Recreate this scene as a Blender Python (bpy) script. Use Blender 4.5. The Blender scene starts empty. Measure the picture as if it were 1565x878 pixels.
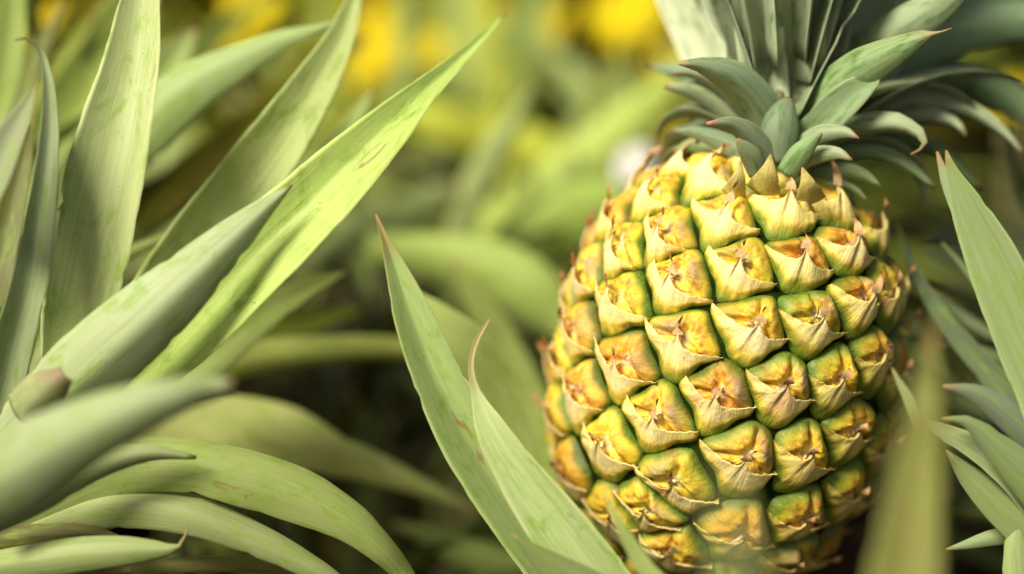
import bpy, math, random
import numpy as np
from mathutils import Vector, Matrix

random.seed(7)
rng = np.random.default_rng(7)
scn = bpy.context.scene
COL = scn.collection
R = math.radians

# ------------------------------------------------------------------ camera
PITCH = 14.0
LENS, SENS = 85.0, 36.0
CAM = Vector((0, 0, 0.44))
cd = bpy.data.cameras.new('camera'); cam = bpy.data.objects.new('camera', cd); COL.objects.link(cam)
cam.location = CAM; cam.rotation_euler = (R(90 - PITCH), 0, 0)
cd.lens = LENS; cd.sensor_width = SENS; cd.clip_start = 0.02; cd.clip_end = 200
cd.dof.use_dof = True; cd.dof.focus_distance = 0.708; cd.dof.aperture_fstop = 2.9
cd.dof.aperture_blades = 0
scn.camera = cam
FW = Vector((0, math.cos(R(PITCH)), -math.sin(R(PITCH))))
UP = Vector((0, math.sin(R(PITCH)), math.cos(R(PITCH))))
RT = Vector((1, 0, 0))
PPM = 1565 * LENS / SENS          # photo pixels per metre at one metre


def P(x, y, d):
    return CAM + FW * d + RT * ((x - 782.5) * d / PPM) + UP * (-(y - 439) * d / PPM)


# ------------------------------------------------------------------ objects
def tag(o, label=None, cat=None, group=None, kind=None):
    if label: o['label'] = label
    if cat: o['category'] = cat
    if group: o['group'] = group
    if kind: o['kind'] = kind
    return o


def empty(name, loc, label=None, cat=None, group=None):
    o = bpy.data.objects.new(name, None); COL.objects.link(o); o.location = loc
    o.empty_display_size = 0.02
    return tag(o, label, cat, group)


def world_of(p):
    v = Vector((0, 0, 0))
    while p is not None:
        v += p.location; p = p.parent
    return v


def mesh_obj(name, verts, faces, mat, parent=None, cols=None, uvs=None, origin=None):
    """verts in world space; cols / uvs are per vertex"""
    off = world_of(parent) if parent else Vector((0, 0, 0))
    V = np.asarray(verts, dtype=float)
    o_w = np.array(origin) if origin is not None else V.mean(axis=0)
    me = bpy.data.meshes.new(name)
    me.from_pydata((V - o_w).tolist(), [], faces)
    me.validate()
    me.polygons.foreach_set('use_smooth', [True] * len(me.polygons))
    if cols is not None:
        a = me.color_attributes.new('Col', 'FLOAT_COLOR', 'POINT')
        c = np.ones((len(V), 4)); c[:, :np.asarray(cols).shape[1]] = cols
        a.data.foreach_set('color', c.ravel())
    if uvs is not None:
        ul = me.uv_layers.new(name='UVMap')
        li = np.empty(len(me.loops), dtype=np.int32); me.loops.foreach_get('vertex_index', li)
        ul.data.foreach_set('uv', np.asarray(uvs, dtype=float)[li].ravel())
    me.materials.append(mat)
    me.update()
    o = bpy.data.objects.new(name, me); COL.objects.link(o)
    if parent: o.parent = parent
    o.location = Vector(o_w) - off
    return o


# ------------------------------------------------------------------ materials
class NT:
    def __init__(s, name):
        s.m = bpy.data.materials.new(name); s.m.use_nodes = True
        s.t = s.m.node_tree; s.t.nodes.clear()

    def n(s, typ, **kw):
        nd = s.t.nodes.new(typ)
        for k, v in kw.items():
            if k.startswith('_'): setattr(nd, k[1:], v)
            else:
                nd.inputs[k.replace('__', ' ')].default_value = v
        return nd

    def l(s, a, b): s.t.links.new(a, b)

    def ramp(s, fac, stops):
        r = s.t.nodes.new('ShaderNodeValToRGB'); s.l(fac, r.inputs[0])
        el = r.color_ramp.elements
        while len(el) > 1: el.remove(el[-1])
        for i, (p, c) in enumerate(stops):
            e = el[0] if i == 0 else el.new(p)
            e.position = p; e.color = (c if len(c) == 4 else (*c, 1)) if hasattr(c, '__len__') else (c, c, c, 1)
        return r.outputs[0]

    def mix(s, mode, fac, a, b):
        m = s.t.nodes.new('ShaderNodeMix'); m.data_type = 'RGBA'; m.blend_type = mode
        for sock, v in ((m.inputs[0], fac), (m.inputs[6], a), (m.inputs[7], b)):
            if isinstance(v, bpy.types.NodeSocket): s.l(v, sock)
            else: sock.default_value = v if not hasattr(v, '__len__') else (*v, 1)[:4]
        return m.outputs[2]

    def math(s, op, a, b=0.0):
        m = s.t.nodes.new('ShaderNodeMath'); m.operation = op
        for sock, v in ((m.inputs[0], a), (m.inputs[1], b)):
            if isinstance(v, bpy.types.NodeSocket): s.l(v, sock)
            else: sock.default_value = v
        return m.outputs[0]

    def noise(s, vec, scale, detail=3, rough=.55, dist=0.0):
        n = s.n('ShaderNodeTexNoise', Scale=scale, Detail=detail, Roughness=rough, Distortion=dist)
        s.l(vec, n.inputs['Vector']); return n.outputs[0]

    def mapping(s, vec, scale, loc=(0, 0, 0)):
        m = s.n('ShaderNodeMapping'); m.inputs['Scale'].default_value = scale
        m.inputs['Location'].default_value = loc
        s.l(vec, m.inputs[0]); return m.outputs[0]


def leaf_material(name, rub=(0.26, 0.42, 0.03), rub_amt=.7, scar=.8, trans=.22, rough=.5, stria=.30):
    k = NT(name)
    col = k.n('ShaderNodeAttribute', _attribute_name='Col')
    uv = k.n('ShaderNodeTexCoord'); oi = k.n('ShaderNodeObjectInfo')
    # per object shift so no two leaves carry the same marks
    sh = k.n('ShaderNodeVectorMath', _operation='ADD')
    k.l(uv.outputs['UV'], sh.inputs[0])
    cmb = k.n('ShaderNodeCombineXYZ')
    k.l(k.math('MULTIPLY', oi.outputs['Random'], 91.0), cmb.inputs[0])
    k.l(k.math('MULTIPLY', oi.outputs['Random'], 37.0), cmb.inputs[1]); k.l(cmb.outputs[0], sh.inputs[1])
    U = sh.outputs[0]
    st = k.noise(k.mapping(U, (38, 0.35, 1)), 1.0, 4, .6)
    st2 = k.noise(k.mapping(U, (9, 0.12, 1)), 1.0, 2, .5)
    fb_ = k.noise(k.mapping(U, (120, .22, 1), (2, 5, 0)), 1.0, 2, .5)
    sm = k.math('ADD', k.math('ADD', k.math('MULTIPLY', st, .4), k.math('MULTIPLY', fb_, .3)), k.math('MULTIPLY', st2, .3))
    val = k.ramp(sm, [(.30, 1 - stria * 1.1), (.5, 1.0), (.70, 1 + stria * .6)])
    c = k.mix('MULTIPLY', 1.0, col.outputs['Color'], val)
    # places where the pale bloom is rubbed off: greener, streaky, slanting across
    rb = k.noise(k.mapping(U, (2.6, .55, 1)), 1.0, 5, .62, 1.2)
    rf = k.ramp(rb, [(.47, 0), (.56, .45), (.64, 1)])
    rb2 = k.noise(k.mapping(U, (7, 1.6, 1), (3, 7, 0)), 1.0, 3, .6, .6)
    rf = k.mix('MULTIPLY', 1.0, rf, k.ramp(rb2, [(.38, 0.1), (.58, 1)]))
    c = k.mix('MIX', k.math('MULTIPLY', rf, rub_amt), c, k.mix('MULTIPLY', 1.0, rub, (1, 1, 1)))
    # dry scars
    sc = k.noise(k.mapping(U, (3.0, .42, 1), (11, 3, 0)), 1.0, 4, .65, .8)
    sf = k.ramp(sc, [(.66, 0), (.72, 1)])
    c = k.mix('MIX', k.math('MULTIPLY', sf, scar), c, (0.34, 0.20, 0.08))
    # small dark specks
    sp = k.noise(k.mapping(U, (26, 7, 1), (5, 1, 0)), 1.0, 2, .5)
    spm = k.noise(k.mapping(U, (2, .5, 1), (9, 9, 0)), 1.0, 2, .5)
    pf = k.math('MULTIPLY', k.ramp(sp, [(.70, 0), (.74, 1)]), k.ramp(spm, [(.5, 0), (.6, .8)]))
    c = k.mix('MIX', pf, c, (0.05, 0.06, 0.01))
    # object tone
    tone = k.ramp(oi.outputs['Random'], [(0, .90), (1, 1.08)])
    c = k.mix('MULTIPLY', 1.0, c, tone)
    b = k.n('ShaderNodeBsdfPrincipled', Roughness=rough)
    b.inputs['Specular IOR Level'].default_value = .38
    k.l(c, b.inputs['Base Color'])
    bp = k.n('ShaderNodeBump', Strength=.5, Distance=.0005); k.l(sm, bp.inputs['Height'])
    k.l(bp.outputs[0], b.inputs['Normal'])
    tr = k.n('ShaderNodeBsdfTranslucent'); k.l(k.mix('MULTIPLY', 1.0, c, (1.0, 1.05, .35)), tr.inputs[0])
    mx = k.n('ShaderNodeMixShader'); mx.inputs[0].default_value = trans
    k.l(b.outputs[0], mx.inputs[1]); k.l(tr.outputs[0], mx.inputs[2])
    o = k.n('ShaderNodeOutputMaterial'); k.l(mx.outputs[0], o.inputs[0])
    return k.m


M_LEAF = leaf_material('pineapple_leaf')
M_CROWN = leaf_material('crown_leaf', rub=(0.05, 0.16, 0.012), rub_amt=.75, scar=.5, trans=.12, rough=.48)
M_BACK = leaf_material('far_leaf', rub=(0.16, 0.22, 0.01), rub_amt=.4, scar=.7, trans=.35, rough=.6)


def fruit_material(name, kind):
    k = NT(name)
    col = k.n('ShaderNodeAttribute', _attribute_name='Col')
    tc = k.n('ShaderNodeTexCoord'); oi = k.n('ShaderNodeObjectInfo')
    gp = k.n('ShaderNodeNewGeometry').outputs['Position']
    c = col.outputs['Color']
    n1 = k.noise(gp, 420, 4, .65)
    c = k.mix('MULTIPLY', 1.0, c, k.ramp(n1, [(.3, .86), (.5, 1.04), (.72, 1.16)]))
    n2 = k.noise(gp, 130, 3, .6, .5)
    if kind == 'eye':
        c = k.mix('MIX', k.math('MULTIPLY', k.ramp(n2, [(.52, 0), (.68, 1)]), .32), c, (0.40, 0.10, 0.025))
    else:
        c = k.mix('MIX', k.math('MULTIPLY', k.ramp(n2, [(.58, 0), (.74, 1)]), .2), c, (0.70, 0.27, 0.05))
    # fibre streaks that run to the tip, from the UV layer
    st = k.noise(k.mapping(tc.outputs['UV'], (16, 1.6, 1)), 1.0, 4, .65, .3)
    c = k.mix('MULTIPLY', 1.0, c, k.ramp(st, [(.32, .88), (.5, 1.03), (.7, 1.12)]))
    # pale flecks of bloom
    n3 = k.noise(gp, 2300, 1, .5)
    c = k.mix('MIX', k.math('MULTIPLY', k.ramp(n3, [(.68, 0), (.74, 1)]), .55), c, (.82, .74, .52))
    n4 = k.noise(gp, 1500, 2, .5)
    c = k.mix('MIX', k.math('MULTIPLY', k.ramp(n4, [(.66, 0), (.73, 1)]), .5), c, (.10, .045, .012))
    b = k.n('ShaderNodeBsdfPrincipled', Roughness=.5)
    b.inputs['Specular IOR Level'].default_value = .5
    b.inputs['Subsurface Weight'].default_value = .12
    b.inputs['Subsurface Radius'].default_value = (.004, .002, .0006)
    b.inputs['Subsurface Scale'].default_value = .6
    k.l(c, b.inputs['Base Color'])
    k.l(k.ramp(n1, [(.3, .40), (.7, .66)]), b.inputs['Roughness'])
    h = k.math('ADD', k.math('MULTIPLY', st, .6), k.math('MULTIPLY', n1, .7))
    bp = k.n('ShaderNodeBump', Strength=.7, Distance=.0009); k.l(h, bp.inputs['Height'])
    k.l(bp.outputs[0], b.inputs['Normal'])
    o = k.n('ShaderNodeOutputMaterial'); k.l(b.outputs[0], o.inputs[0])
    return k.m


M_EYE = fruit_material('fruitlet_skin', 'eye')
M_BRACT = fruit_material('bract_skin', 'bract')


def simple_material(name, ramp_stops, scale, rough=.8, bump=.5, bdist=.004, trans=0.0, spec=.3):
    k = NT(name)
    gp = k.n('ShaderNodeNewGeometry').outputs['Position']
    n = k.noise(gp, scale, 6, .65, .4)
    c = k.ramp(n, ramp_stops)
    b = k.n('ShaderNodeBsdfPrincipled', Roughness=rough); k.l(c, b.inputs['Base Color'])
    b.inputs['Specular IOR Level'].default_value = spec
    bp = k.n('ShaderNodeBump', Strength=bump, Distance=bdist); k.l(n, bp.inputs['Height']); k.l(bp.outputs[0], b.inputs['Normal'])
    o = k.n('ShaderNodeOutputMaterial')
    if trans:
        tr = k.n('ShaderNodeBsdfTranslucent'); k.l(c, tr.inputs[0])
        mx = k.n('ShaderNodeMixShader'); mx.inputs[0].default_value = trans
        k.l(b.outputs[0], mx.inputs[1]); k.l(tr.outputs[0], mx.inputs[2]); k.l(mx.outputs[0], o.inputs[0])
    else: k.l(b.outputs[0], o.inputs[0])
    return k.m


M_GROOVE = simple_material('groove_skin', [(.3, (.006, .014, .001)), (.6, (.014, .03, .002)), (.75, (.035, .055, .004))], 260, .8, .4, .0008, spec=.05)
M_STEM = simple_material('stem_bark', [(.3, (.10, .09, .03)), (.6, (.22, .20, .08)), (.8, (.30, .24, .12))], 90, .7)
M_SOIL = simple_material('dark_soil', [(.3, (.004, .003, .002)), (.55, (.014, .010, .006)), (.75, (.035, .024, .012))], 22, 1.0, 1.0, .02, spec=0.0)
M_YELLOW = simple_material('yellow_petal', [(.35, (.82, .62, .001)), (.6, (.90, .74, .002)), (.8, (.95, .84, .02))], 60, .6, .2, .001, trans=.4)
M_YFOL = simple_material('yellow_green_foliage', [(.3, (.10, .12, .004)), (.46, (.34, .34, .008)), (.56, (.62, .56, .012)), (.7, (.85, .66, .01))], 7, .7, .1, .001, trans=.45)
M_DFOL = simple_material('olive_foliage', [(.3, (.015, .022, .003)), (.55, (.07, .09, .008)), (.75, (.16, .17, .012))], 9, .7, .1, .001, trans=.4)
M_DRY = simple_material('dry_leaf_litter', [(.3, (.01, .006, .003)), (.55, (.04, .022, .008)), (.75, (.12, .065, .02))], 50, 1.0, spec=0.05)
M_WHITE = simple_material('white_petal', [(.3, (.72, .70, .62)), (.7, (.86, .84, .80))], 60, .6, .2, .001, trans=.3)
M_BLUE = simple_material('blue_petal', [(.3, (.12, .16, .50)), (.7, (.25, .32, .75))], 60, .6, .2, .001, trans=.3)

# ------------------------------------------------------------------ leaf builder


def catmull(pts, n):
    pts = np.asarray(pts, float)
    k = len(pts)
    if k == 2:
        t = np.linspace(0, 1, n)[:, None]; return pts[0] * (1 - t) + pts[1] * t
    ext = np.vstack([2 * pts[0] - pts[1], pts, 2 * pts[-1] - pts[-2]])
    # centripetal parameter by chord so uneven spacing does not overshoot
    ch = np.linalg.norm(np.diff(pts[:, :3], axis=0), axis=1); cum = np.concatenate([[0], np.cumsum(ch)])
    ts = np.linspace(0, cum[-1], n); out = []
    for t in ts:
        i = min(max(np.searchsorted(cum, t) - 1, 0), k - 2)
        u = (t - cum[i]) / max(ch[i], 1e-9)
        p0, p1, p2, p3 = ext[i], ext[i + 1], ext[i + 2], ext[i + 3]
        d0 = ch[i - 1] if i > 0 else ch[i]; d2 = ch[i + 1] if i + 1 < len(ch) else ch[i]
        m1 = (p2 - p0) / (d0 + ch[i]) * ch[i]; m2 = (p3 - p1) / (d2 + ch[i]) * ch[i]
        u2, u3 = u * u, u * u * u
        out.append((2 * u3 - 3 * u2 + 1) * p1 + (u3 - 2 * u2 + u) * m1 + (-2 * u3 + 3 * u2) * p2 + (u3 - u2) * m2)
    return np.array(out)


def wav(x, seed, oct=3):
    r = random.Random(seed); v = 0
    for o in range(oct):
        v = v + math.pow(.55, o) * np.sin(x * (o + 1) * r.uniform(.7, 1.4) + r.uniform(0, 6.28))
    return v / 1.9


LEAF_GAIN = np.array((1.16, 1.19, .94))


def ribbon(name, C, W, N, parent, mat, col, tip=(0.42, 0.24, 0.09), cup=.4, power=1.6, tip_len=.05, margin=1.18,
           thick=.0011, base=None, seed=0, ruffle=.03, col_under=None, asym=0.0, nx=15, redge=0.0, origin=None, label=None):
    """C centres (n,3), W full widths (n), N unit normals (n,3) toward the leaf's upper face; closed thin blade"""
    n = len(C)
    T = np.gradient(C, axis=0); T /= np.linalg.norm(T, axis=1)[:, None] + 1e-12
    N = N - (N * T).sum(1)[:, None] * T; N /= np.linalg.norm(N, axis=1)[:, None] + 1e-12
    B = np.cross(T, N)
    arc = np.concatenate([[0], np.cumsum(np.linalg.norm(np.diff(C, axis=0), axis=1))]); L = arc[-1]
    tt = arc / L
    cups = np.interp(tt, np.linspace(0, 1, len(cup)), cup) if hasattr(cup, '__len__') else np.full(n, cup)
    s = np.linspace(-1, 1, nx)
    verts, cols, uvs = [], [], []
    rn = np.random.default_rng(seed + 77); nick = np.abs(rn.normal(0, .012, (n, 2))) + (rn.random((n, 2)) < .05) * rn.uniform(.04, .12, (n, 2))
    col = np.minimum(np.array(col) * (1 if mat is M_BRACT else LEAF_GAIN * np.array((.98, 1.0, .72)) if mat is M_BACK else LEAF_GAIN), .78); tipc = np.array(tip); basec = np.array(base if base is not None else col, dtype=float)
    cu = np.array(col_under if col_under is not None else col * 1.0)
    wr = 1 + ruffle * wav(arc / .012, seed)
    el = wav(arc / .03, seed + 5) * .05; er = wav(arc / .025, seed + 9) * .05
    for side in (0, 1):
        for i in range(n):
            w = W[i] * .5 * wr[i]
            edge = w * (1 + np.where(s < 0, el[i], er[i]) * np.abs(s))
            edge = edge * (1 - nick[i, 0 if side == 0 else 0] * np.clip(-s, 0, 1) ** 6 - nick[i, 1] * np.clip(s, 0, 1) ** 6)
            x = s * edge
            ss = np.abs(s - asym)
            z = cups[i] * w * (ss ** power)
            th = thick * (1 - .82 * np.abs(s) ** 3) * min(1, .25 + w / .006) * (.5 if side == 0 else -.5)
            pts = C[i] + np.outer(x, B[i]) + np.outer(z + th, N[i])
            verts.append(pts)
            c = cu if side else col
            f = np.clip(tt[i] / .35, 0, 1); c = basec * (1 - f) + c * f
            edgef = np.clip((np.abs(s) - .86) / .12, 0, 1)[:, None]
            cc = c[None, :] * (1 + (margin - 1) * edgef) + redge * edgef * np.array([.35, .16, .05])
            mid = np.exp(-(s / .10) ** 2)[:, None]
            cc = cc * (1 - .08 * mid)
            tf = np.clip((tt[i] - (1 - tip_len)) / (tip_len + 1e-6), 0, 1) ** .6
            # dry edge creeps back down the margins near the tip
            tf2 = np.clip(tf + edgef * np.clip((tt[i] - (1 - 3.5 * tip_len)) / (3 * tip_len + 1e-6), 0, 1) * .7, 0, 1)
            cc = cc * (1 - tf2) + tipc * tf2
            cols.append(cc)
            uvs.append(np.stack([(s * .5 + .5) * (1 + side * 0) + side * 3, np.full(nx, arc[i] / .01)], 1))
    V = np.concatenate(verts); Cc = np.concatenate(cols); U = np.concatenate(uvs)
    F = []
    o2 = n * nx
    for i in range(n - 1):
        for j in range(nx - 1):
            a = i * nx + j
            F.append((a, a + nx, a + nx + 1, a + 1))
            b = o2 + a
            F.append((b, b + 1, b + nx + 1, b + nx))
        F.append((i * nx, o2 + i * nx, o2 + (i + 1) * nx, (i + 1) * nx))
        q = i * nx + nx - 1
        F.append((q, q + nx, o2 + q + nx, o2 + q))
    for i in (0, n - 1):
        for j in range(nx - 1):
            a = i * nx + j
            F.append((a, a + 1, o2 + a + 1, o2 + a) if i == 0 else (a, o2 + a, o2 + a + 1, a + 1))
    o = mesh_obj(name, V, F, mat, parent, Cc, U, origin=C[0] if origin is None else origin)
    if label: o['label'] = label
    return o


_seed = [100]


def leaf(parent, pts, mat=None, col=(.30, .36, .17), roll=0, n=None, name='leaf', **kw):
    """pts rows: photo x, photo y, width in photo pixels, distance ahead of the camera, optional roll in degrees"""
    _seed[0] += 1
    rows = []
    for p in pts:
        x, y, w, d = p[:4]; r = p[4] if len(p) > 4 else roll
        q = P(x, y, d); rows.append([q.x, q.y, q.z, w * d / PPM, r])
    if n is None:
        ln = sum(math.dist(rows[i][:3], rows[i + 1][:3]) for i in range(len(rows) - 1))
        n = int(np.clip(ln / .003, 14, 70))
    S = catmull(rows, n)
    C = S[:, :3]; W = np.maximum(S[:, 3], .0003); RL = np.radians(S[:, 4])
    # points near the tip: keep a clean taper
    T = np.gradient(C, axis=0); T /= np.linalg.norm(T, axis=1)[:, None]
    V = np.array(CAM)[None] - C; V /= np.linalg.norm(V, axis=1)[:, None]
    N = V - (V * T).sum(1)[:, None] * T; N /= np.linalg.norm(N, axis=1)[:, None]
    B = np.cross(T, N)
    N = N * np.cos(RL)[:, None] + B * np.sin(RL)[:, None]
    kw.setdefault('seed', _seed[0])
    return ribbon(name, C, W, N, parent, mat or M_LEAF, col, **kw)


def arch_leaf(parent, base, az, el, length, width, droop, mat, col, n=16, nx=7, seed=0, cup=.45, name='leaf', **kw):
    """free leaf in world space that leaves `base` at azimuth az, elevation el and arches over"""
    C = [np.array(base)]; e = el; step = length / (n - 1)
    r = random.Random(seed); side = r.uniform(-.25, .25)
    a = az
    for i in range(n - 1):
        C.append(C[-1] + step * np.array([math.cos(a) * math.cos(e), math.sin(a) * math.cos(e), math.sin(e)]))
        e -= droop * (.4 + 1.6 * i / n) / n; a += side / n
    C = np.array(C); t = np.linspace(0, 1, n)
    W = width * np.clip(.72 + .9 * t - .4 * t ** 2, 0, 1) * np.clip((1 - t) * 1.75, 0.015, 1) ** .8
    T = np.gradient(C, axis=0); T /= np.linalg.norm(T, axis=1)[:, None]
    sd = np.array([-math.sin(az), math.cos(az), 0])
    N = np.cross(np.tile(sd, (n, 1)), T); N *= np.sign((N[:, 2].mean()) or 1)
    if kw.pop('inward', False): pass
    return ribbon(name, C, W, N, parent, mat, col, cup=cup, nx=nx, seed=seed, **kw)


# colours (real base colours of the waxy leaves)
GL = (.40, .47, .25)     # glaucous
GLB = (.36, .46, .30)    # bluer
YG = (.50, .58, .17)     # bright yellow green
PG = (.55, .60, .30)     # pale
OL = (.20, .22, .035)    # olive
GD = (.20, .27, .13)     # darker green
CR = (.35, .39, .29)  # crown grey green

# ================================================================== the pineapple
FC = np.array(P(1104, 585, .760))
tilt = R(9.5)
ax = RT * math.sin(tilt) + Vector((0, 0, 1)) * math.cos(tilt)
ax = np.array(ax.normalized())
ex = np.array(RT) - ax * ax[0]; ex /= np.linalg.norm(ex)        # to the photo's right
ey = np.cross(ax, ex)                                             # away from the camera
RM, HB, HT = .0504, .0690, .0700


def prof_raw(z):
    h = HT if z > 0 else HB
    q = min(abs((z) / h), .9999)
    return RM * ((1 - q ** 2.7) ** (1 / 2.1) if z > 0 else (1 - q ** 2.25) ** (1 / 1.8))


ZT = np.linspace(-HB * .9995, HT * .9995, 900)
# denser sampling near the poles
ZT = np.sin(np.linspace(-math.pi / 2, math.pi / 2, 900)); ZT = np.where(ZT < 0, ZT * HB * .9995, ZT * HT * .9995)
RTT = np.array([prof_raw(z) for z in ZT])
ST = np.concatenate([[0], np.cumsum(np.hypot(np.diff(ZT), np.diff(RTT)))])
AT = np.concatenate([[0], np.cumsum(2 * math.pi * .5 * (RTT[1:] + RTT[:-1]) * np.diff(ST))])
SMAX = ST[-1]


def surf(s, th):
    """point and normal on the body at arc position s, angle th (th = 0 faces the camera, positive to the right)"""
    s = np.clip(s, 0, SMAX)
    z = np.interp(s, ST, ZT); r = np.interp(s, ST, RTT)
    dz = (np.interp(s + .0012, ST, ZT) - np.interp(s - .0012, ST, ZT)); dr = (np.interp(s + .0012, ST, RTT) - np.interp(s - .0012, ST, RTT))
    l = np.hypot(dz, dr) + 1e-12; dz, dr = dz / l, dr / l
    rad = np.sin(th)[..., None] * ex - np.cos(th)[..., None] * ey
    p = FC + z[..., None] * ax + r[..., None] * rad
    nrm = rad * dz[..., None] - ax * dr[..., None]
    return p, nrm


pine = empty('pineapple', Vector(FC - ax * HB), 'ripe yellow and green pineapple with spiky skin and grey green crown', 'pineapple')
# groove skin under the fruitlets
nt, ns = 96, 60
sv = np.linspace(0.0005, SMAX - .0005, ns)
V = []; F = []
for s_ in sv:
    p, nr = surf(np.full(nt, s_), np.linspace(0, 2 * math.pi, nt, endpoint=False)); V.append(p + nr * .0001)
for i in range(ns - 1):
    for j in range(nt):
        a, b = i * nt + j, i * nt + (j + 1) % nt
        F.append((a, b, b + nt, a + nt))
F.append(tuple(range(nt))[::-1]); F.append(tuple((ns - 1) * nt + j for j in range(nt)))
mesh_obj('body', np.concatenate(V), F, M_GROOVE, pine, origin=FC)

# the eyes: those the photograph shows are placed on the body, the others fill in evenly between and behind
def topx(p):
    v = Vector(p) - CAM; d = v.dot(FW)
    return 782.5 + v.dot(RT) / d * PPM, 439 - v.dot(UP) / d * PPM


SEEN = [(1078, 266), (994, 290), (1104, 328), (1012, 355), (940, 378), (1030, 425), (938, 456), (1202, 320), (1134, 405), (1230, 396),
        (1303, 378), (1322, 460), (1152, 500), (1245, 490), (1039, 525), (948, 557), (878, 602), (998, 640), (921, 685), (1023, 744),
        (859, 722), (1199, 598), (1097, 610), (1283, 586), (1344, 553), (1141, 705), (1232, 702), (1307, 664), (1302, 757), (931, 796),
        (1130, 824), (1229, 802), (1021, 847), (1266, 868), (872, 505), (888, 412), (838, 628), (1282, 314), (1364, 448), (1160, 258)]
gs = np.linspace(.002, SMAX - .002, 260); gt = np.linspace(-1.45, 1.45, 361)
GS, GT = np.meshgrid(gs, gt, indexing='ij')
gp_, gn_ = surf(GS, GT); gq = gp_ + gn_ * .0038
rel = gq - np.array(CAM)[None, None]
dd_ = rel @ np.array(FW); gx = 782.5 + rel @ np.array(RT) / dd_ * PPM; gy = 439 - rel @ np.array(UP) / dd_ * PPM
facing = -(rel * gn_).sum(-1) / np.linalg.norm(rel, axis=-1)
fixed = []
for (x, y) in SEEN:
    e_ = np.hypot(gx - x, gy - y) + np.where(facing < .05, 1e4, 0)
    a_, b_ = np.unravel_index(np.argmin(e_), e_.shape); fixed.append((gs[a_], gt[b_]))
fixed = np.array(fixed)
CELL = 3.72e-4
NE = int(AT[-1] / CELL)
smp_s = np.interp(rng.random(16000) * AT[-1], AT, ST); smp_t = rng.random(16000) * 2 * math.pi - math.pi
smp = surf(smp_s, smp_t)[0]
pf3 = surf(fixed[:, 0], fixed[:, 1])[0]
# start the free ones on a golden spiral, dropping those too close to a placed one
cand = np.array([(np.interp((i + .5) * CELL, AT, ST), (i * R(137.508) + math.pi) % (2 * math.pi) - math.pi) for i in range(NE)])
c3 = surf(cand[:, 0], cand[:, 1])[0]
dmin = np.linalg.norm(c3[:, None] - pf3[None], axis=2).min(1)
keep = np.argsort(-dmin)[:max(NE - len(fixed), 10)]
free = cand[keep]; f3 = c3[keep]
for it in range(40):
    allp = np.vstack([pf3, f3])
    own = np.concatenate([np.argmin(((smp[q:q + 2000, None] - allp[None]) ** 2).sum(2), axis=1) for q in range(0, len(smp), 2000)])
    for j in range(len(f3)):
        m_ = own == len(pf3) + j
        if m_.any():
            c_ = smp[m_].mean(0)
            n_ = np.argmin(((smp - c_) ** 2).sum(1)); free[j] = (smp_s[n_], smp_t[n_]); f3[j] = smp[n_]
E = np.vstack([fixed, free])
NE = len(E)
GA = R(137.508)


def cell(i):
    s0, t0 = E[i]
    dv = E[:, 0] - s0
    dth = (E[:, 1] - t0 + math.pi) % (2 * math.pi) - math.pi
    rm = np.maximum(.5 * (np.interp(s0, ST, RTT) + np.interp(E[:, 0], ST, RTT)), .008)
    du = dth * rm
    d = np.hypot(du, dv); m = (d > 1e-6) & (d < .05)
    return du[m], dv[m]


def hermite(a, b, x):
    t = np.clip((x - a) / (b - a), 0, 1); return t * t * (3 - 2 * t)


def lerp(a, b, f):
    return a * (1 - f[..., None]) + b * f[..., None]


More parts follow.
